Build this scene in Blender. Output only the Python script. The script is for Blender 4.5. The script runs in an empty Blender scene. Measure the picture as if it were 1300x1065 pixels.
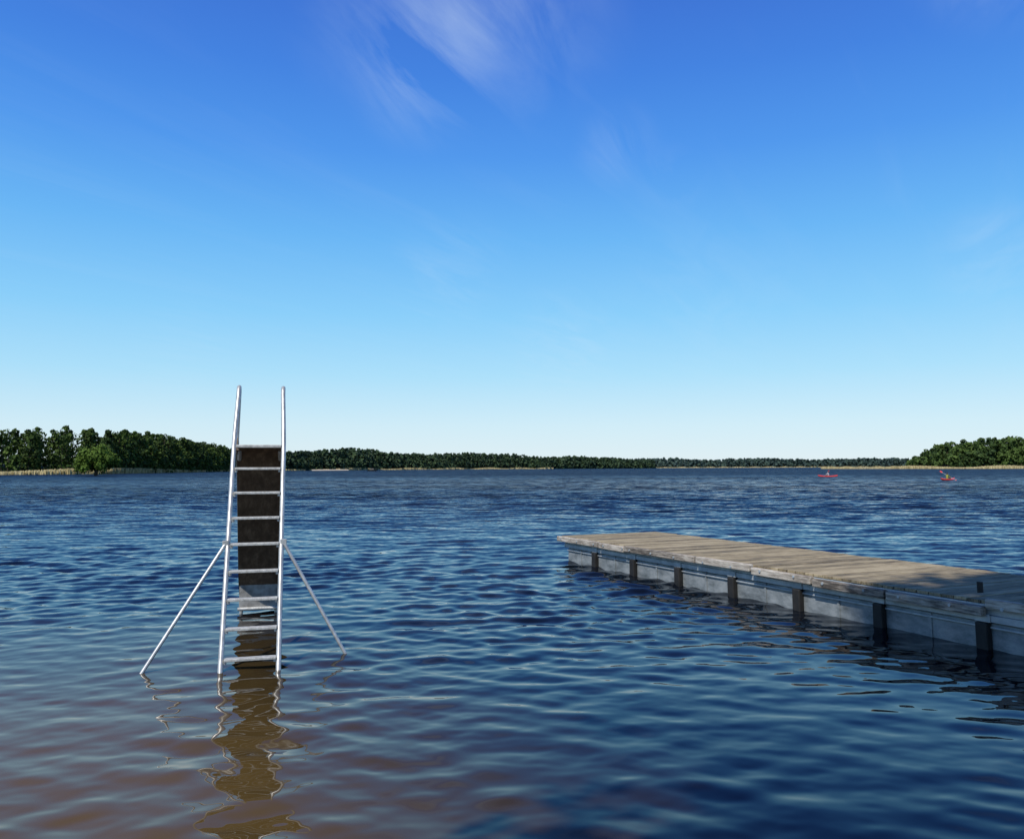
import bpy, math, random
import numpy as np
from mathutils import Vector, Matrix
R = math.radians
rng = np.random.default_rng(7)
random.seed(7)
sc = bpy.context.scene
col = sc.collection

# ------------------------------------------------------------------ helpers
def new_mat(name):
    m = bpy.data.materials.new(name); m.use_nodes = True
    nt = m.node_tree
    return m, nt, nt.nodes['Principled BSDF']
def N(nt, t, **kw):
    n = nt.nodes.new(t)
    for k, v in kw.items(): setattr(n, k, v)
    return n
def ramp(nt, stops, src):
    r = N(nt, 'ShaderNodeValToRGB')
    el = r.color_ramp.elements
    while len(el) < len(stops): el.new(0.5)
    for e, (p, c) in zip(el, stops):
        e.position = p; e.color = (*c, 1)
    nt.links.new(src, r.inputs[0]); return r
def math_n(nt, op, a, b=None, clamp=False):
    n = N(nt, 'ShaderNodeMath', operation=op); n.use_clamp = clamp
    for i, v in enumerate((a, b)):
        if v is None: continue
        if isinstance(v, (int, float)): n.inputs[i].default_value = v
        else: nt.links.new(v, n.inputs[i])
    return n.outputs[0]
def noise_mat(name, stops, scale=5, detail=6, rough=0.6, metallic=0.0, bump=0.0, stretch=(1,1,1), nrough=0.6, coord='Object'):
    m, nt, b = new_mat(name)
    tc = N(nt, 'ShaderNodeTexCoord'); mp = N(nt, 'ShaderNodeMapping')
    mp.inputs['Scale'].default_value = stretch
    nt.links.new(tc.outputs[coord], mp.inputs[0])
    n = N(nt, 'ShaderNodeTexNoise'); n.inputs['Scale'].default_value = scale
    n.inputs['Detail'].default_value = detail; n.inputs['Roughness'].default_value = nrough
    nt.links.new(mp.outputs[0], n.inputs['Vector'])
    r = ramp(nt, stops, n.outputs['Fac'])
    nt.links.new(r.outputs[0], b.inputs['Base Color'])
    b.inputs['Roughness'].default_value = rough; b.inputs['Metallic'].default_value = metallic
    if bump:
        bp = N(nt, 'ShaderNodeBump'); bp.inputs['Strength'].default_value = bump; bp.inputs['Distance'].default_value = 0.01
        nt.links.new(n.outputs['Fac'], bp.inputs['Height']); nt.links.new(bp.outputs[0], b.inputs['Normal'])
    return m
def empty(name, loc=(0,0,0), rz=0):
    e = bpy.data.objects.new(name, None); col.objects.link(e)
    e.location = loc; e.rotation_euler = (0,0,rz); e.empty_display_size = .3
    return e
def mesh_obj(name, v, f, mat=None, parent=None, smooth=False):
    me = bpy.data.meshes.new(name); me.from_pydata([tuple(x) for x in v], [], f); me.update()
    o = bpy.data.objects.new(name, me); col.objects.link(o)
    if mat: me.materials.append(mat)
    if parent: o.parent = parent
    if smooth:
        for p in me.polygons: p.use_smooth = True
    return o
def box(name, lo, hi, mat, parent=None, bev=0.004):
    x0,y0,z0 = lo; x1,y1,z1 = hi
    v = [(x0,y0,z0),(x1,y0,z0),(x1,y1,z0),(x0,y1,z0),(x0,y0,z1),(x1,y0,z1),(x1,y1,z1),(x0,y1,z1)]
    f = [(0,3,2,1),(4,5,6,7),(0,1,5,4),(1,2,6,5),(2,3,7,6),(3,0,4,7)]
    o = mesh_obj(name, v, f, mat, parent)
    if bev:
        md = o.modifiers.new('b','BEVEL'); md.width = bev; md.segments = 2
    return o
def tube(name, pts, r, mat, parent=None, res=6):
    cu = bpy.data.curves.new(name, 'CURVE'); cu.dimensions = '3D'
    cu.bevel_depth = r; cu.bevel_resolution = res; cu.use_fill_caps = True
    s = cu.splines.new('POLY'); s.points.add(len(pts)-1)
    for p, q in zip(s.points, pts): p.co = (*q, 1)
    s.use_smooth = True
    o = bpy.data.objects.new(name, cu); col.objects.link(o)
    cu.materials.append(mat)
    if parent: o.parent = parent
    return o
def np_mesh(name, V, F, mats, midx=None, tint=None, smooth=False):
    me = bpy.data.meshes.new(name)
    me.vertices.add(len(V)); me.vertices.foreach_set('co', V.astype(np.float32).ravel())
    me.loops.add(F.size); me.loops.foreach_set('vertex_index', F.astype(np.int32).ravel())
    me.polygons.add(len(F))
    me.polygons.foreach_set('loop_start', np.arange(0, F.size, 4, dtype=np.int32))
    me.polygons.foreach_set('loop_total', np.full(len(F), 4, dtype=np.int32))
    if midx is not None: me.polygons.foreach_set('material_index', midx.astype(np.int32))
    if smooth: me.polygons.foreach_set('use_smooth', np.ones(len(F), dtype=bool))
    me.update(calc_edges=True)
    for m in mats: me.materials.append(m)
    if tint is not None:
        a = me.attributes.new('tint', 'FLOAT', 'FACE'); a.data.foreach_set('value', tint.astype(np.float32))
    o = bpy.data.objects.new(name, me); col.objects.link(o)
    return o

# ------------------------------------------------------------------ camera
H = 1.8
cd = bpy.data.cameras.new('camera'); cam = bpy.data.objects.new('camera', cd); col.objects.link(cam)
cam.location = (0, 0, H); cam.rotation_euler = (R(90+5.78), R(0.2), 0)
cd.sensor_width = 36; cd.lens = 36*1051/1300; cd.shift_y = -45/1300
cd.clip_end = 20000; cd.clip_start = 0.05
sc.camera = cam
sc.view_settings.view_transform = 'Standard'; sc.view_settings.look = 'None'; sc.view_settings.exposure = 0

# ------------------------------------------------------------------ light
SUN_EL, SUN_ROT = 52, 212
ts = Vector((math.sin(R(SUN_ROT))*math.cos(R(SUN_EL)), math.cos(R(SUN_ROT))*math.cos(R(SUN_EL)), math.sin(R(SUN_EL))))
sd = bpy.data.lights.new('sun', 'SUN'); sd.energy = 4.4; sd.angle = R(0.5); sd.color = (1, .95, .87)
so = bpy.data.objects.new('sun', sd); col.objects.link(so); so.rotation_euler = ts.to_track_quat('Z','Y').to_euler()
so.location = (-10, -10, 20)

w = bpy.data.worlds.new('World'); sc.world = w; w.use_nodes = True
nt = w.node_tree; bg = nt.nodes['Background']
STR = .11
sky = N(nt, 'ShaderNodeTexSky'); sky.sky_type = 'NISHITA'; sky.sun_disc = False
sky.sun_elevation = R(SUN_EL); sky.sun_rotation = R(SUN_ROT); sky.air_density = 1.0; sky.dust_density = .3; sky.ozone_density = 2.0
geo = N(nt, 'ShaderNodeTexCoord')
sep = N(nt, 'ShaderNodeSeparateXYZ'); nt.links.new(geo.outputs['Generated'], sep.inputs[0])
def s2l(c): return tuple(((x/255)/12.92 if x/255 <= .04045 else ((x/255+.055)/1.055)**2.4) for x in c)
stops = [(0.0,(224,240,248)),(.05,(208,237,251)),(.11,(172,226,254)),(.18,(138,210,255)),(.27,(104,185,251)),(.36,(77,154,243)),(.44,(63,132,231)),(.52,(57,114,217)),(.8,(24,52,128)),(1,(18,40,105))]
gr = ramp(nt, [(p, s2l(c)) for p, c in stops], sep.outputs[2])
gs = N(nt, 'ShaderNodeVectorMath', operation='SCALE'); nt.links.new(gr.outputs[0], gs.inputs[0]); gs.inputs['Scale'].default_value = 1/STR
m0 = N(nt, 'ShaderNodeMix', data_type='RGBA'); m0.inputs[0].default_value = .88
nt.links.new(sky.outputs[0], m0.inputs[6]); nt.links.new(gs.outputs[0], m0.inputs[7])
zc = math_n(nt, 'MAXIMUM', sep.outputs[2], 0.03)
u = math_n(nt, 'DIVIDE', sep.outputs[0], zc); v = math_n(nt, 'DIVIDE', sep.outputs[1], zc)
cmb = N(nt, 'ShaderNodeCombineXYZ'); nt.links.new(u, cmb.inputs[0]); nt.links.new(v, cmb.inputs[1])
def cirrus(rot, sx, sy, scale, lo, hi, dist, det):
    mp = N(nt, 'ShaderNodeMapping'); mp.vector_type='TEXTURE'; mp.inputs['Rotation'].default_value = (0,0,R(rot)); mp.inputs['Scale'].default_value = (sx, sy, 1)
    nt.links.new(cmb.outputs[0], mp.inputs[0])
    cn = N(nt, 'ShaderNodeTexNoise'); cn.inputs['Scale'].default_value = scale; cn.inputs['Detail'].default_value = det; cn.inputs['Roughness'].default_value = .60; cn.inputs['Distortion'].default_value = dist
    nt.links.new(mp.outputs[0], cn.inputs['Vector'])
    return ramp(nt, [(lo,(0,0,0)), (hi,(1,1,1))], cn.outputs['Fac']).outputs[0]
c1 = cirrus(72, 1.6, .38, 1.7, .40, .82, .7, 7)
c2 = cirrus(60, 2.5, .30, .9, .50, .80, .6, 5)
def dirpx(x, y):
    a = (487.5-y)/1051; el = math.atan(a)+R(5.78); az = math.atan((x-650)/1051)
    return Vector((math.sin(az)*math.cos(el), math.cos(az)*math.cos(el), math.sin(el)))
masks = None
for (x, y, rad, st) in [(610,-25,.20,.52),(525,110,.09,.50),(450,50,.10,.15),(550,60,.10,.25),(790,190,.06,.30),(860,235,.05,.28),(570,345,.09,.28),(1310,20,.10,.6),(1270,365,.08,.25),(720,440,.10,.25),(230,460,.10,.12),(900,380,.14,.12)]:
    d = dirpx(x, y)
    dn = N(nt, 'ShaderNodeVectorMath', operation='DISTANCE'); nt.links.new(geo.outputs['Generated'], dn.inputs[0]); dn.inputs[1].default_value = d
    mr = N(nt, 'ShaderNodeMapRange'); mr.interpolation_type = 'SMOOTHSTEP'
    mr.inputs['From Min'].default_value = rad; mr.inputs['From Max'].default_value = 0; mr.inputs['To Max'].default_value = st
    nt.links.new(dn.outputs['Value'], mr.inputs['Value'])
    masks = mr.outputs[0] if masks is None else math_n(nt, 'ADD', masks, mr.outputs[0])
cf = math_n(nt, 'MULTIPLY', masks, c1); cf = math_n(nt, 'ADD', math_n(nt, 'MULTIPLY', cf, .75), math_n(nt, 'MULTIPLY', c2, .045), True)
mx = N(nt, 'ShaderNodeMix', data_type='RGBA'); nt.links.new(cf, mx.inputs[0]); nt.links.new(m0.outputs[2], mx.inputs[6]); mx.inputs[7].default_value = (6.0, 7.4, 8.8, 1)
nt.links.new(mx.outputs[2], bg.inputs[0]); bg.inputs[1].default_value = STR

# ------------------------------------------------------------------ water
def water_material():
    m, nt, b = new_mat('lake_water')
    g = N(nt, 'ShaderNodeNewGeometry')
    sp = N(nt, 'ShaderNodeSeparateXYZ'); nt.links.new(g.outputs['Position'], sp.inputs[0])
    ln = N(nt, 'ShaderNodeVectorMath', operation='LENGTH'); nt.links.new(g.outputs['Position'], ln.inputs[0])
    def nz(scale, sx, sy, detail, rough=.5):
        mp = N(nt, 'ShaderNodeMapping'); mp.inputs['Scale'].default_value = (sx, sy, 1); mp.inputs['Rotation'].default_value = (0,0,R(8))
        nt.links.new(g.outputs['Position'], mp.inputs[0])
        n = N(nt, 'ShaderNodeTexNoise'); n.inputs['Scale'].default_value = scale; n.inputs['Detail'].default_value = detail; n.inputs['Roughness'].default_value = rough
        nt.links.new(mp.outputs[0], n.inputs['Vector']); return n
    def mapr(src, a, bb, c, d, smooth=False):
        r = N(nt, 'ShaderNodeMapRange'); r.inputs['From Min'].default_value = a; r.inputs['From Max'].default_value = bb
        r.inputs['To Min'].default_value = c; r.inputs['To Max'].default_value = d
        if smooth: r.interpolation_type = 'SMOOTHSTEP'
        nt.links.new(src, r.inputs['Value']); return r.outputs[0]
    small = nz(9, .7, 1.1, 2)          # capillary ripples
    big = nz(1.9, .40, 1.2, 4, .60)    # chop offshore
    patch = nz(.05, .35, 1.0, 6, .70)
    s_amp = mapr(ln.outputs['Value'], 6, 35, .03, .5)
    b_amp = mapr(ln.outputs['Value'], 8, 80, 0.0, 3.0)
    pa = mapr(patch.outputs['Fac'], .35, .68, .5, 1.5)
    def off(n, amp):
        s = N(nt, 'ShaderNodeVectorMath', operation='SUBTRACT'); nt.links.new(n.outputs['Color'], s.inputs[0]); s.inputs[1].default_value = (.5,.5,.5)
        k = N(nt, 'ShaderNodeVectorMath', operation='SCALE'); nt.links.new(s.outputs[0], k.inputs[0]); nt.links.new(amp, k.inputs['Scale']); return k.outputs[0]
    a1 = off(small, s_amp); a2 = off(big, math_n(nt, 'MULTIPLY', b_amp, pa))
    ad = N(nt, 'ShaderNodeVectorMath', operation='ADD'); nt.links.new(a1, ad.inputs[0]); nt.links.new(a2, ad.inputs[1])
    fl = N(nt, 'ShaderNodeVectorMath', operation='MULTIPLY'); nt.links.new(ad.outputs[0], fl.inputs[0]); fl.inputs[1].default_value = (.6,1,0)
    # offshore normals tilted toward the beach (-Y), added to darken the sky reflection
    refl_tilt = N(nt, 'ShaderNodeCombineXYZ')
    nt.links.new(math_n(nt, 'MULTIPLY', mapr(ln.outputs['Value'], 7, 50, 0, -.28), pa), refl_tilt.inputs[1])
    ad1 = N(nt, 'ShaderNodeVectorMath', operation='ADD'); nt.links.new(fl.outputs[0], ad1.inputs[0]); nt.links.new(refl_tilt.outputs[0], ad1.inputs[1])
    ad2 = N(nt, 'ShaderNodeVectorMath', operation='ADD'); nt.links.new(ad1.outputs[0], ad2.inputs[0]); nt.links.new(g.outputs['Normal'], ad2.inputs[1])
    nn = N(nt, 'ShaderNodeVectorMath', operation='NORMALIZE'); nt.links.new(ad2.outputs[0], nn.inputs[0])
    nt.links.new(nn.outputs[0], b.inputs['Normal'])
    # peat-brown water over a sandy shelf near the beach, darker where deep
    sh = nz(.35, .6, 1, 3, .5)
    wob = math_n(nt, 'MULTIPLY', sh.outputs['Fac'], 3.5)
    dep = math_n(nt, 'ADD', math_n(nt, 'ADD', sp.outputs[1], math_n(nt, 'MULTIPLY', sp.outputs[0], 1.5)), wob)
    dep2 = math_n(nt, 'ADD', sp.outputs[1], wob)
    k = math_n(nt, 'MAXIMUM', mapr(dep, 2.6, 9.5, 0, 1, True), mapr(dep2, 7.0, 13.5, 0, 1, True))
    r = ramp(nt, [(0,(.092,.058,.018)),(.45,(.044,.029,.010)),(1,(.003,.005,.009))], k)
    nt.links.new(r.outputs[0], b.inputs['Base Color'])
    b.inputs['IOR'].default_value = 1.333
    nt.links.new(mapr(ln.outputs['Value'], 7, 30, .42, .29), b.inputs['Specular IOR Level'])
    nt.links.new(mapr(ln.outputs['Value'], 50, 220, .02, .34), b.inputs['Roughness'])
    return m
ypx = np.concatenate([np.arange(1400, 560, -6.0), np.arange(560, 60, -.75), np.arange(60, .3, -.5)])
Yr = H*1051/ypx
nc = 880
sx = np.linspace(-1, 1, nc)
Yg = np.repeat(Yr[:,None], nc, 1); Xg = sx[None,:]*(Yg*.95+2)
dYr = np.gradient(Yr)[:,None]; dxr = (Yr*.95+2)[:,None]*2/nc
Z = np.zeros_like(Yg)
nw = 110
patch = 1 + .35*np.sin(Xg*.35+Yg*.22+1)*np.sin(Yg*.4-.2*Xg)+.2*np.sin(Xg*.9-Yg*.5)
grow = np.clip((Yg-6.5)/10, 0, 1)
for i in range(nw):
    lam = .10*(1.1/.10)**((i+rng.random())/nw)
    th = R(98) + rng.normal(0, R(36))
    k = 2*np.pi/lam; kx, ky = k*math.cos(th), k*math.sin(th)
    s = .0135*(1.0 if lam < .6 else .55)
    res = np.maximum(dYr*abs(math.sin(th)), dxr*abs(math.cos(th)))
    fade = np.clip((lam/res - 3)/3, 0, 1)
    if lam < .24: fade = fade*(.35+.65*grow)      # sheltered water by the beach is smoother
    Z += fade*s/k*np.sin(kx*Xg+ky*Yg+rng.random()*6.283)
Z *= patch*(.66+1.75*grow)
V = np.stack([Xg, Yg, Z], -1).reshape(-1, 3)
nr = len(Yr)
idx = np.arange(nr*nc).reshape(nr, nc)
F = np.stack([idx[:-1,:-1], idx[:-1,1:], idx[1:,1:], idx[1:,:-1]], -1).reshape(-1, 4)
np_mesh('lake_water', V, F, [water_material()], smooth=True)

# ------------------------------------------------------------------ ground under and behind
sand = noise_mat('sand', [(.3,(.16,.12,.07)),(.7,(.30,.24,.15))], 3, 8, .9, bump=.4)
grass_m = noise_mat('forest_floor', [(.3,(.012,.020,.006)),(.7,(.035,.055,.014))], .15, 8, .95)
mesh_obj('lake_bed_ground', [(-9000,-9000,-3),(9000,-9000,-3),(9000,9000,-3),(-9000,9000,-3)], [(0,1,2,3)], sand)
gx = np.linspace(-40, 40, 81); gy = np.linspace(-40, 2.6, 44)
GX, GY = np.meshgrid(gx, gy)
GZ = np.clip((2.0-GY)*.09, -.3, .45) + .03*np.sin(GX*1.3)*np.cos(GY*.9)
ii = np.arange(GX.size).reshape(GX.shape)
np_mesh('sandy_shore', np.stack([GX,GY,GZ],-1).reshape(-1,3), np.stack([ii[:-1,:-1],ii[:-1,1:],ii[1:,1:],ii[1:,:-1]],-1).reshape(-1,4), [sand], smooth=True)

# ------------------------------------------------------------------ foliage
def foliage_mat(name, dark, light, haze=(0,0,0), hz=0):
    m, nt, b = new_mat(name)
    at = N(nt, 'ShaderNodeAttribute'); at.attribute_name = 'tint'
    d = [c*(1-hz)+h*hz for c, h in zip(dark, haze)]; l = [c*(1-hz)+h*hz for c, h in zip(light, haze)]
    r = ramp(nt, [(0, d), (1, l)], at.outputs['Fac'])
    nt.links.new(r.outputs[0], b.inputs['Base Color']); b.inputs['Roughness'].default_value = .75
    b.inputs['Specular IOR Level'].default_value = .2
    return m
bark = noise_mat('bark', [(.3,(.03,.022,.016)),(.7,(.10,.07,.05))], 6, 6, .9, bump=.5, stretch=(1,1,.2))
def leaf_quads(C, Nrm, size):
    n = len(C)
    a = np.cross(Nrm, rng.normal(size=(n,3))); a /= np.linalg.norm(a, axis=1, keepdims=True)+1e-9
    b = np.cross(Nrm, a)
    s = size*(.6+.8*rng.random((n,1))); s2 = s*(.5+.5*rng.random((n,1)))
    return np.stack([C-a*s-b*s2*.4, C+a*s*.2-b*s2, C+a*s+b*s2*.4, C-a*s*.2+b*s2], 1).reshape(-1, 3)
class Acc:
    def __init__(s): s.V=[]; s.M=[]; s.T=[]
    def quads(s, V, m, t):
        s.V.append(V); n=len(V)//4; s.M.append(np.full(n, m)); s.T.append(t if hasattr(t,'__len__') else np.full(n, t))
    def prism(s, p0, p1, r0, r1, m=1, n=6):
        p0=np.array(p0,float); p1=np.array(p1,float); d=p1-p0; d/=np.linalg.norm(d)
        a=np.cross(d,[.3,.9,.1]); a/=np.linalg.norm(a); b=np.cross(d,a)
        an=np.linspace(0,2*np.pi,n+1); ring=lambda p,r:[p+r*(math.cos(t)*a+math.sin(t)*b) for t in an]
        A=ring(p0,r0); B=ring(p1,r1); q=[]
        for i in range(n): q += [A[i],A[i+1],B[i+1],B[i]]
        s.quads(np.array(q), m, .5)
    def build(s, name, mats):
        V=np.concatenate(s.V); F=np.arange(len(V)).reshape(-1,4)
        return np_mesh(name, V, F, mats, np.concatenate(s.M), np.concatenate(s.T))
def crown(acc, base, h, rad, nleaf, lsize, kind='leafy', low=.12, tone=.5):
    x,y,z = base
    nl = 9 if kind=='leafy' else 6
    lobes=[]
    for i in range(nl):
        if kind=='leafy':
            t = low + (1-low)*(i+.5)/nl*.92
            ww = math.sin(math.pi*min(1,(t-low)/(1-low)*.72+.26))**.6
            a=random.uniform(0,6.28); rr=rad*.55*ww*random.random()**.5
            lobes.append((x+rr*math.cos(a), y+rr*math.sin(a), z+h*t, rad*(.42+.25*random.random())*max(.5,ww)))
        else:
            t=.42+.52*(i+.5)/nl; a=random.uniform(0,6.28); rr=rad*.5*(1.1-t)*2*random.random()
            lobes.append((x+rr*math.cos(a), y+rr*math.sin(a), z+h*t, rad*(.45+.2*random.random())*(1.45-t)))
    lb=np.array(lobes); which=rng.integers(0,nl,nleaf)
    d=rng.normal(size=(nleaf,3)); d/=np.linalg.norm(d,axis=1,keepdims=True)
    rr=(.55+.5*rng.random((nleaf,1)))*lb[which,3:4]
    C=lb[which,:3]+d*rr*np.array([1,1,.8])
    C[:,2]=np.maximum(C[:,2], z+.1)
    Nn=d+rng.normal(size=(nleaf,3))*.45; Nn/=np.linalg.norm(Nn,axis=1,keepdims=True)
    lt=rng.random(nl)*.35
    t=np.clip(tone-.3+lt[which]+rng.random(nleaf)*.35,0,1)
    acc.quads(leaf_quads(C,Nn,lsize),0,t)
    acc.prism((x,y,z-.5),(x,y,z+h*.8),h*.018,h*.007,1,5)

def along(poly, step):
    P=[np.array(p,float) for p in poly]; out=[]
    for a,b in zip(P[:-1],P[1:]):
        L=np.linalg.norm((b-a)[:2]); n=max(1,int(L/step))
        for i in range(n): out.append(a+(b-a)*(i+random.random())/n)
    return out
def rise(o, h):
    return .25 + min(max(o-6,0)/60,1)*h*.38
def forest(name, poly, step, rows, rowgap, nleaf, lsize, mat, pine=.4, hv=.14, wide=1.0):
    acc=Acc()
    for r in range(rows):
        for p in along(poly, step):
            d=math.hypot(p[0],p[1]); off=4+r*rowgap+random.uniform(-.3,.5)*rowgap
            x=p[0]*(1+off/d); y=p[1]*(1+off/d); g=rise(off,p[2])
            wv=1+.09*math.sin(x*.021+y*.013)+.05*math.sin(x*.07+1)
            h=(p[2]*wv*(1+random.uniform(-hv,hv)))
            h = h*random.uniform(.5,.8) if r==0 else h-g
            k='pine' if (random.random()<pine and r>0) else 'leafy'
            crown(acc,(x,y,g),h,p[2]*wide*random.uniform(.27,.40)*(.8 if k=='pine' else 1),nleaf,lsize,k,low=.03 if r==0 else .12,tone=random.uniform(.2,.8)*(.7 if k=='pine' else 1))
    return acc.build(name,[mat,bark])
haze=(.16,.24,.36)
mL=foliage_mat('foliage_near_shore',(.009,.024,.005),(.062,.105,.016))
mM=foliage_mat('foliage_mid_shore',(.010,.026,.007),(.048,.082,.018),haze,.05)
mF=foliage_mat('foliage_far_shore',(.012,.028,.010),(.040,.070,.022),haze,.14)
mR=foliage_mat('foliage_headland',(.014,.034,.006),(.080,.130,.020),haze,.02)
left=[(-420,262,15.5),(-300,275,15.8),(-178,290,16),(-158,320,15.5),(-172,430,15.5),(-195,590,15.5)]
mid=[(-200,580,15),(-180,750,17.5),(-145,900,20),(-52,1100,20),(62,1250,19.5)]
mid2=[(50,1300,18),(160,1420,19),(262,1540,15)]
far=[(150,2250,26),(600,2350,24),(1160,2300,23),(1900,2250,24)]
right=[(303,640,5),(309,632,12),(318,622,18),(330,600,20.5),(372,575,21.5),(500,520,21),(700,430,21)]
forest('left_shore_forest',left,4.6,5,7,330,.52,mL,.45,.17)
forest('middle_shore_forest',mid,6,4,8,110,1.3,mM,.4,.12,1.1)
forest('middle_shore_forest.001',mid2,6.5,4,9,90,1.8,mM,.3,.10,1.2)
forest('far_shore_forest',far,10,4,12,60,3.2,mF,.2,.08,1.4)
forest('headland_forest',right,5.5,5,7,300,.9,mR,.05,.10)

def land(name, poly, mat):
    v=[];f=[]; prof=[(-8,-.4),(0,.25),(6,.25),(66,1),(400,1)]
    for i,p in enumerate(poly):
        d=math.hypot(p[0],p[1])
        for k,(o,z) in enumerate(prof):
            zz = z if k<3 else .25+p[2]*.38
            v.append((p[0]*(1+o/d),p[1]*(1+o/d),zz))
    for i in range(len(poly)-1):
        for k in range(4):
            a=i*5+k; f.append((a,a+5,a+6,a+1))
    return mesh_obj(name,v,f,mat)
land('left_shore_ground',left,grass_m); land('middle_shore_ground',mid,grass_m); land('middle_shore_ground.001',mid2,grass_m); land('far_shore_ground',far,grass_m); land('headland_ground',right,grass_m)

def reeds(name, poly, n, h, wdt, mat, spread=6, front=6):
    P=[np.array(p[:2],float) for p in poly]; seg=[np.linalg.norm(b-a) for a,b in zip(P[:-1],P[1:])]
    tot=sum(seg); C=[]
    for a,b,L in zip(P[:-1],P[1:],seg):
        k=int(n*L/tot); t=rng.random((k,1)); q=a+(b-a)*t
        d=np.linalg.norm(q,axis=1,keepdims=True); q=q*(1-(front-spread*rng.random((k,1)))/d); C.append(q)
    C=np.concatenate(C); k=len(C)
    hh=h*(.6+.6*rng.random(k))*(1+.35*np.sin(C[:,0]*.15)); an=rng.random(k)*1.6-.8
    dx=np.cos(an)*wdt; dy=np.sin(an)*wdt; lean=rng.normal(0,.12,k)
    z0=np.full(k,-.05)
    V=np.stack([np.stack([C[:,0]-dx,C[:,1]-dy,z0],1),np.stack([C[:,0]+dx,C[:,1]+dy,z0],1),
                np.stack([C[:,0]+dx*.5+lean,C[:,1]+dy*.5,hh],1),np.stack([C[:,0]-dx*.5+lean,C[:,1]-dy*.5,hh],1)],1).reshape(-1,3)
    return np_mesh(name,V,np.arange(4*k).reshape(-1,4),[mat],tint=rng.random(k))
rm=foliage_mat('reed_stems',(.30,.25,.11),(.62,.53,.30))
reeds('reed_bed',left,18000,1.5,.25,rm,6,8)
reeds('reed_bed.001',mid,12000,1.6,.4,rm,8,8)
reeds('reed_bed.002',[(288,650)]+right[:5],5000,1.6,.3,rm,8,10)
reeds('reed_bed.003',[(262,705),(303,645)],4500,1.3,.35,rm,6,7)
reeds('reed_bed.004',far,6000,2.2,1.2,rm,8,8)

# round willow at the left shore
acc=Acc(); wx,wy=-119,238
acc.prism((wx,wy,-.3),(wx+.3,wy,3.2),.55,.35,1,8)
for i in range(9):
    a=i*.7; acc.prism((wx+.2,wy,2+.12*i),(wx+4*math.cos(a),wy+4*math.sin(a),4.5+.3*i),.2,.06,1,5)
for i in range(62):
    a=random.uniform(0,6.28); e=math.asin(random.uniform(-.6,1)); rr=random.uniform(.55,1)
    c=(wx+5.4*rr*math.cos(a)*math.cos(e), wy+5.4*rr*math.sin(a)*math.cos(e), 3.8+4.4*rr*math.sin(e))
    n=190; d=rng.normal(size=(n,3)); d/=np.linalg.norm(d,axis=1,keepdims=True)
    C=np.array(c)+d*(.6+.5*rng.random((n,1)))*random.uniform(1.1,1.7); C[:,2]=np.maximum(C[:,2],.3)
    Nn=d+rng.normal(size=(n,3))*.4; Nn/=np.linalg.norm(Nn,axis=1,keepdims=True)
    acc.quads(leaf_quads(C,Nn,.28),0,np.clip(.3+random.random()*.35+rng.random(n)*.35,0,1))
acc.build('willow_tree',[foliage_mat('willow_leaves',(.026,.060,.006),(.100,.165,.022)),bark])

# trees of the bathing place standing behind the viewpoint (their shade lies on jetty and water)
def shade_tree(name, x, y, h, crown_r, seed, nc=30):
    random.seed(seed); acc=Acc()
    acc.prism((x,y,-.3),(x+.2,y,h*.55),.3,.2,1,10); acc.prism((x+.2,y,h*.55),(x+.1,y+.1,h*.9),.2,.07,1,8)
    for i in range(nc):
        a=random.uniform(0,6.28); rr=crown_r*random.random()**.5; z=h*random.uniform(.52,.98)
        rr*=math.sin(math.pi*min(1,max(.12,(z/h-.42)/.6)))**.5
        c=np.array((x+rr*math.cos(a),y+rr*math.sin(a),z))
        acc.prism((x+.2,y,z*.78),tuple(c),.07,.02,1,5)
        n=240; d=rng.normal(size=(n,3)); d/=np.linalg.norm(d,axis=1,keepdims=True)
        C=c+d*rng.random((n,1))**.5*random.uniform(.7,1.15)
        Nn=d+rng.normal(size=(n,3)); Nn/=np.linalg.norm(Nn,axis=1,keepdims=True)
        acc.quads(leaf_quads(C,Nn,.15),0,np.clip(.2+random.random()*.4+rng.random(n)*.4,0,1))
    return acc.build(name,[mR,bark])
shade_tree('alder_tree', 1.0,-1.2, 18.5, 2.8, 3, 34)
shade_tree('alder_tree.001', 3.8,-2.2, 19, 3.0, 4, 32)
shade_tree('alder_tree.002', -2.0,-3.0, 18.0, 2.5, 5, 34)
random.seed(11)

# ------------------------------------------------------------------ water slide
steel=noise_mat('galvanised_steel',[(.3,(.33,.34,.34)),(.7,(.58,.59,.58))],14,6,.38,.4,.05)
tread=noise_mat('tread_aluminium',[(.3,(.34,.34,.32)),(.7,(.66,.66,.63))],30,6,.5,.3,.3)
brown=noise_mat('weathered_brown_chute',[(.28,(.035,.023,.015)),(.5,(.105,.070,.044)),(.72,(.23,.165,.11))],9,10,.6,0,.5,(1.6,1,.35),.75)
plate=noise_mat('water_lit_tone',[(.3,(.14,.13,.12)),(.7,(.36,.36,.34))],9,7,.6,.1,.2)  # pale tone imitates light from the water on the chute's underside
SL=empty('water_slide',(-2.364,7.66,0),R(15.5))
k=.545
def P(x,y,z): return (x,y,z)
for s,nm in ((-1,'left'),(1,'right')):
    x=.25*s
    pts=[P(x,-1.2*k,-1.2),P(x,1.95*k,1.95),P(x,2.06*k,2.06),P(x*.985,1.20,2.22)]
    top=[(1.40,2.60),(1.428,2.655),(1.455,2.685),(1.485,2.69),(1.512,2.67),(1.525,2.63)]
    pts+= [P(x*.93,a,b) for a,b in top]+[P(x*.99,1.57,2.06),P(x,1.58,1.98)]
    tube('handrail_'+nm,pts,.0235,steel,SL)
for i in range(8):
    z=.09+.2443*i
    o=box('rung_%d'%(i+1),(-.226,z*k-.035,z-.012),(.226,z*k+.045,z+.014),tread,SL,.005)
    for s in (-1,1):
        box('rung_bracket',(s*.215-.012,z*k-.02,z-.035),(s*.215+.012,z*k+.03,z-.013),steel,SL,.002)
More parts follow.
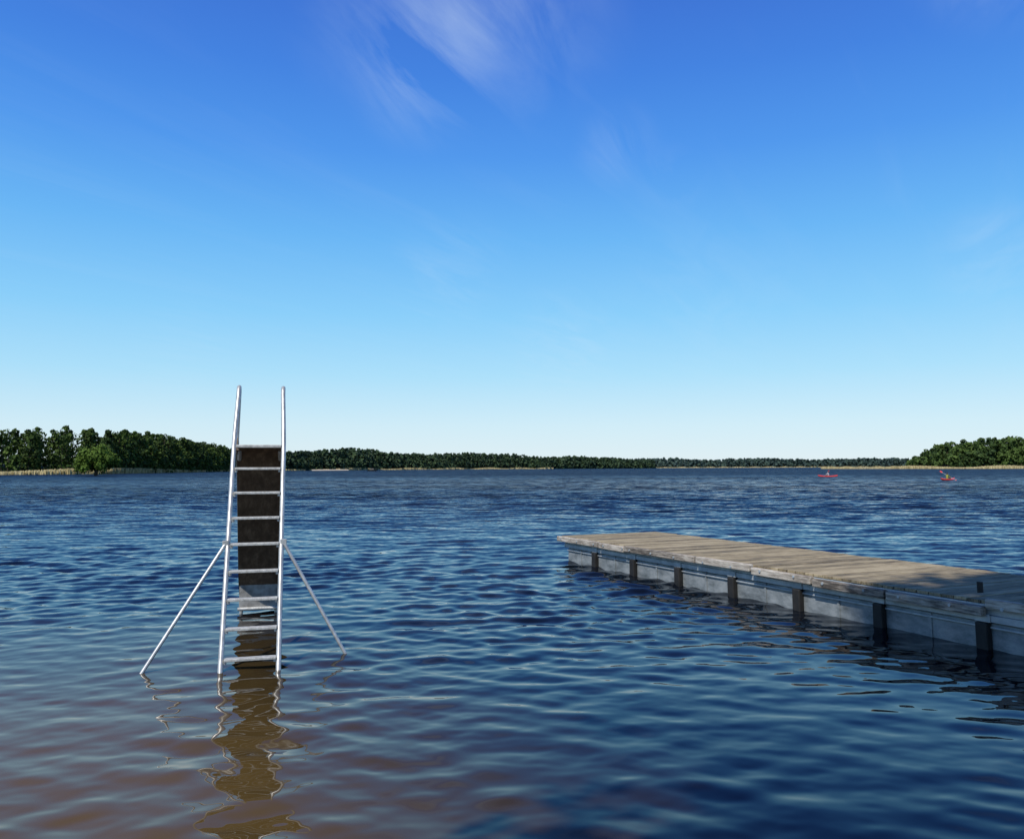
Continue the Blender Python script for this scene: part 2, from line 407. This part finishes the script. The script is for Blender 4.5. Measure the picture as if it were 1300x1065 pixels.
box('platform',(-.226,1.08,2.02),(.226,1.50,2.05),tread,SL,.005)
prof=[(1.50,2.03),(1.60,1.99),(1.72,1.88),(2.85,.56),(3.05,.37),(3.25,.25),(3.50,.17),(3.72,.15)]
def chute():
    hw=.235; v=[];f=[]
    cs=[(-hw-.012,.15),(-hw-.012,-.03),(hw+.012,-.03),(hw+.012,.15),(hw-.004,.15),(hw-.004,0),(-hw+.004,0),(-hw+.004,.15)]
    for i,(y,z) in enumerate(prof):
        a=prof[max(0,i-1)]; b=prof[min(len(prof)-1,i+1)]
        t=Vector((b[0]-a[0],b[1]-a[1])).normalized(); n=Vector((-t.y,t.x))
        for (x,o) in cs: v.append((x,y+n.x*o,z+n.y*o))
    m=len(cs)
    for i in range(len(prof)-1):
        for j in range(m):
            a=i*m+j; b=i*m+(j+1)%m; f.append((a,b,b+m,a+m))
    f.append(tuple(range(m))[::-1]); f.append(tuple(range((len(prof)-1)*m,len(prof)*m)))
    return mesh_obj('chute',v,f,brown,SL)
chute()
for s in (-1,1):
    tube('chute_edge',[(s*.245,y+.1,z+.13) for y,z in prof],.016,steel,SL)
    tube('rear_leg',[(s*.21,3.1,-1.3),(s*.21,3.1,.30)],.022,steel,SL)
    tube('platform_leg',[(s*.21,1.52,2.0),(s*.215,1.62,1.9)],.02,steel,SL)
box('lit_underside_plate',(-.235,3.02,.06),(.235,3.04,.36),plate,SL,.003)  # added plate, stands in for the water-lit lower end of the chute
tube('rear_crossbar',[(-.25,3.0,.07),(.25,3.0,.07)],.022,tread,SL)
for nm,a,b in (('strut_left',(-.27,.575,1.08),(-.92,.15,0)),('strut_right',(.27,.575,1.08),(.88,.40,0))):
    A=Vector(a);B=Vector(b);E=B+(B-A)*.6
    tube(nm,[A,E],.017,steel,SL)
    box(nm+'_bracket',(a[0]-.03,a[1]-.02,a[2]-.03),(a[0]+.03,a[1]+.02,a[2]+.03),steel,SL,.006)

# ------------------------------------------------------------------ jetty
ang=math.atan2(-.907,.42)
J=empty('wooden_jetty',(1.04,16.3,0),ang)
def wood(name,stops,sc_,str_,rough=.85):
    m,nt,b=new_mat(name)
    tc=N(nt,'ShaderNodeTexCoord'); oi=N(nt,'ShaderNodeObjectInfo')
    ad=N(nt,'ShaderNodeVectorMath',operation='ADD'); nt.links.new(tc.outputs['Object'],ad.inputs[0])
    sv=N(nt,'ShaderNodeVectorMath',operation='SCALE'); cx=N(nt,'ShaderNodeCombineXYZ')
    for i in range(3): nt.links.new(oi.outputs['Random'],cx.inputs[i])
    nt.links.new(cx.outputs[0],sv.inputs[0]); sv.inputs['Scale'].default_value=37; nt.links.new(sv.outputs[0],ad.inputs[1])
    mp=N(nt,'ShaderNodeMapping'); mp.inputs['Scale'].default_value=str_; nt.links.new(ad.outputs[0],mp.inputs[0])
    n=N(nt,'ShaderNodeTexNoise'); n.inputs['Scale'].default_value=sc_; n.inputs['Detail'].default_value=8; n.inputs['Roughness'].default_value=.7
    nt.links.new(mp.outputs[0],n.inputs['Vector'])
    n2=N(nt,'ShaderNodeTexNoise'); n2.inputs['Scale'].default_value=1.7; n2.inputs['Detail'].default_value=7; n2.inputs['Roughness'].default_value=.65; nt.links.new(ad.outputs[0],n2.inputs['Vector'])
    f=math_n(nt,'ADD',math_n(nt,'MULTIPLY',n.outputs['Fac'],.6),math_n(nt,'MULTIPLY',n2.outputs['Fac'],.4))
    f=math_n(nt,'ADD',f,math_n(nt,'MULTIPLY',math_n(nt,'SUBTRACT',oi.outputs['Random'],.5),.17))
    r=ramp(nt,stops,f); nt.links.new(r.outputs[0],b.inputs['Base Color']); b.inputs['Roughness'].default_value=rough
    bp=N(nt,'ShaderNodeBump'); bp.inputs['Strength'].default_value=.6; bp.inputs['Distance'].default_value=.006
    nt.links.new(n.outputs['Fac'],bp.inputs['Height']); nt.links.new(bp.outputs[0],b.inputs['Normal'])
    return m
plankm=wood('deck_planks',[(.35,(.085,.066,.040)),(.5,(.275,.220,.130)),(.65,(.44,.365,.235))],9,(6,.5,1))
beamm=wood('weathered_beam',[(.38,(.07,.06,.05)),(.5,(.33,.29,.24)),(.60,(.56,.52,.45))],9,(.5,4,5))
rail_m=noise_mat('channel_steel',[(.3,(.28,.32,.34)),(.7,(.52,.56,.58))],5,7,.5,.3,.1)
pont_m=noise_mat('pontoon_shell',[(.28,(.08,.095,.10)),(.5,(.22,.245,.255)),(.72,(.37,.395,.40))],4,10,.5,.1,.1,(1,1,2),.7)
fend_m=noise_mat('black_rubber',[(.3,(.006,.006,.006)),(.7,(.022,.020,.018))],8,5,.7)
L=15.0; W=2.2
x=-.16; i=0
while x<L:
    wd=.135+random.uniform(-.004,.004)
    dz=random.uniform(-.004,.004)
    box('deck_plank',(x,-.015+random.uniform(-.006,.006),.445+dz),(x+wd,W+random.uniform(-.006,.006),.478+dz),plankm,J,.004)
    x+=wd+.015
box('edge_channel_front',(-.10,-.012,.39),(L,.04,.440),rail_m,J,.004)
box('edge_channel_back',(-.10,W-.05,.30),(L,W-.005,.440),rail_m,J,.004)
box('lower_channel',(-.05,-.005,.268),(L,.05,.335),rail_m,J,.004)
box('web_plate',(-.04,.02,.337),(L,.045,.388),rail_m,J,.002)
box('end_channel',(-.13,.05,.28),(-.055,W-.06,.440),rail_m,J,.004)
segs=[(-.20,1.35),(1.38,2.2),(2.23,4.15),(4.18,5.35),(5.38,6.45),(6.48,7.55),(7.58,8.72),(8.75,10.6),(10.63,13),(13.03,15)]
for n_,(a,b) in enumerate(segs):
    zz=random.uniform(-.020,.016); t=random.uniform(-.018,.012)
    o=box('whaler_timber',(a,-.085+t,.362+zz),(b,-.014,.458+zz),beamm,J,.012)
    o.rotation_euler=(0,random.uniform(-.005,.005),0)
    xx=a+.18
    while xx<b:
        tube('bolt',[(xx,-.097+t,.41+zz),(xx,-.083+t,.41+zz)],.017,rail_m,J,3); xx+=.62
ps=[1.11+1.26*i for i in range(-1,12)]
ps=[-.02]+ps[1:]
for a,b in zip(ps[:-1],ps[1:]):
    box('pontoon_float',(a+.035,.035,-.35),(b-.035,W-.1,.262),pont_m,J,.03)
    box('float_rib',((a+b)/2-.02,.022,-.3),((a+b)/2+.02,.033,.255),pont_m,J,.004)
    box('float_ledge',(a+.05,.012,.205),(b-.05,.033,.225),rail_m,J,.004)
for p in ps[1:]:
    box('fender_post',(p-.065,-.045,-.5),(p+.065,.033,.262),fend_m,J,.015)
    box('fender_clamp',(p-.085,-.02,.266),(p+.085,-.007,.345),rail_m,J,.003)
tube('bollard_post',[(8.35,.42,.47),(8.35,.42,.59)],.03,fend_m,J)

# ------------------------------------------------------------------ kayaks and paddlers
def skin_body(name, verts, edges, radii, mat, parent, root=0):
    me=bpy.data.meshes.new(name); me.from_pydata(verts,edges,[]); o=bpy.data.objects.new(name,me); col.objects.link(o); o.parent=parent
    md=o.modifiers.new('s','SKIN')
    for i,r in enumerate(radii): me.skin_vertices[0].data[i].radius=(r,r)
    for i in range(len(verts)): me.skin_vertices[0].data[i].use_root = (i==root)
    o.modifiers.new('ss','SUBSURF').levels=2; o.modifiers['ss'].render_levels=2
    me.materials.append(mat); return o
skinm=noise_mat('skin',[(.3,(.45,.27,.19)),(.7,(.55,.34,.25))],5,3,.5)
hairm=noise_mat('hair',[(.3,(.03,.02,.012)),(.7,(.07,.045,.025))],20,3,.6)
def kayak(name, loc, rz, hull, vest, tilt, L=3.9):
    e=empty(name,loc,rz)
    n=25; v=[];f=[]; m=14
    for i in range(n):
        t=-1+2*i/(n-1); wd=.33*(1-abs(t)**2.2)+.008; hh=.16+.12*abs(t)**2.5
        for j in range(m):
            a=2*math.pi*j/m; z=math.sin(a)
            v.append((t*L/2,wd*math.cos(a),(hh*.7*z if z>0 else .16*z*(1-.75*abs(t)**3))+.09+.10*abs(t)**3))
    for i in range(n-1):
        for j in range(m):
            a=i*m+j; b=i*m+(j+1)%m; f.append((a,b,b+m,a+m))
    f.append(tuple(range(m))); f.append(tuple(range((n-1)*m,n*m)))
    mesh_obj('hull',v,f,hull,e,True)
    an=[2*math.pi*i/20 for i in range(21)]
    tube('cockpit_rim',[(-.1+.42*math.cos(a),.22*math.sin(a),.225) for a in an],.02,fend_m,e,3)
    ht=.62
    tv=[(-.15,0,.12),(-.13,0,.32),(-.10,0,.50),(-.08,0,ht),(-.06,.0,.72),
        (-.08,.19,.60),(.08,.27,.42+.1*tilt),(.30,.25,.48+.18*tilt),
        (-.08,-.19,.60),(.08,-.27,.42-.1*tilt),(.30,-.25,.48-.12*tilt)]
    te=[(0,1),(1,2),(2,3),(3,4),(3,5),(5,6),(6,7),(3,8),(8,9),(9,10)]
    skin_body('torso_and_arms',tv,te,[.17,.15,.16,.12,.055,.07,.05,.035,.07,.05,.035],vest,e)
    skin_body('legs',[(-.15,0,.12),(.15,.11,.2),(.5,.13,.24),(.15,-.11,.2),(.5,-.13,.24)],[(0,1),(1,2),(0,3),(3,4)],[.13,.09,.07,.09,.07],hairm,e)
    bpy.ops.mesh.primitive_uv_sphere_add(segments=20,ring_count=14,radius=.1); h=bpy.context.object; h.name='head'; h.parent=e; h.location=(-.05,0,.86); h.scale=(.98,.8,1.2); h.data.materials.append(skinm)
    bpy.ops.mesh.primitive_uv_sphere_add(segments=20,ring_count=14,radius=.106); h=bpy.context.object; h.name='hair'; h.parent=e; h.location=(-.072,0,.885); h.scale=(.98,.84,1.12); h.data.materials.append(hairm)
    for nm,lc,s in (('nose',(.05,0,.85),.016),('ear',(-.05,.083,.86),.022),('ear',(-.05,-.083,.86),.022),('eye',(.038,.03,.875),.011),('eye',(.038,-.03,.875),.011)):
        bpy.ops.mesh.primitive_uv_sphere_add(segments=8,ring_count=6,radius=s); q=bpy.context.object; q.name=nm; q.parent=e; q.location=lc; q.data.materials.append(hairm if nm=='eye' else skinm)
    for s in (1,-1):
        hz=.48+(.18*tilt if s>0 else -.12*tilt)
        hv=[(.29,.25*s,hz)]; he=[]; hr=[.035]
        for q in range(4):
            b=len(hv); yy=.25*s+(q-1.5)*.02
            hv+=[(.33,yy,hz+.02),(.355,yy,hz-.005),(.335,yy,hz-.03)]; he+=[(0,b),(b,b+1),(b+1,b+2)]; hr+=[.010,.009,.008]
        b=len(hv); hv+=[(.30,.25*s-.045*s,hz-.01),(.325,.25*s-.05*s,hz-.025)]; he+=[(0,b),(b,b+1)]; hr+=[.011,.009]
        skin_body('hand',hv,he,hr,skinm,e)
    c=Vector((.34,0,.48+.03*tilt)); d=Vector((0,1,.62*tilt)).normalized()
    tube('paddle_shaft',[c-d*.95,c+d*.95],.017,steel,e,3)
    for s in (1,-1):
        p=c+d*s*1.1; q=d*.2; up=Vector((.35,-d.z,d.y)).normalized()*.095
        mesh_obj('paddle_blade',[p-q-up*.3,p-q*.2-up,p+q*.9-up*.8,p+q*1.1+up*.2,p+q*.6+up,p-q*.6+up*.7],[(0,1,2,3,4,5)],hull,e).modifiers.new('s','SOLIDIFY').thickness=.012
    return e
redm=noise_mat('red_plastic',[(.3,(.60,.035,.03)),(.7,(.72,.06,.045))],3,3,.35)
yelm=noise_mat('yellow_green_vest',[(.3,(.20,.22,.03)),(.7,(.30,.32,.05))],6,3,.8)
dkm=noise_mat('grey_vest',[(.3,(.30,.30,.32)),(.7,(.45,.45,.47))],6,3,.8)
kayak('kayak_with_paddler',(.523*108,108,0),R(38),redm,yelm,1)
kayak('kayak_with_paddler.001',(.379*150,150,0),R(128),redm,dkm,-1)

bt=empty('moored_boat',(-.168*560,560,0),R(10))
v=[];f=[];n=13
for i in range(n):
    t=-1+2*i/(n-1); wd=1.1*(1-max(0,t)**2.4)*(.9 if t<0 else 1)+.02
    v+=[(t*3.2,-wd,.9+.3*max(0,t)),(t*3.2,-wd*.7,-.2),(t*3.2,wd*.7,-.2),(t*3.2,wd,.9+.3*max(0,t)),(t*3.2,wd*.9,.75),(t*3.2,-wd*.9,.75)]
for i in range(n-1):
    for j in range(6):
        a=i*6+j;b=i*6+(j+1)%6; f.append((a,b,b+6,a+6))
f+=[tuple(range(6)),tuple(range((n-1)*6,n*6))]
mesh_obj('hull',v,f,fend_m,bt)
box('cabin',(-1.2,-.7,.77),(1.0,.7,1.9),beamm,bt,.05); box('cabin_roof',(-1.4,-.85,1.9),(1.2,.85,2.0),fend_m,bt,.03)
pale=noise_mat('beach_sand',[(.3,(.34,.29,.21)),(.7,(.5,.44,.34))],.5,5,.9)
mesh_obj('bathing_beach',[(-168,700,.02),(-150,765,.02),(-152.5,775,1.0),(-171,709,1.0)],[(0,1,2,3)],pale)
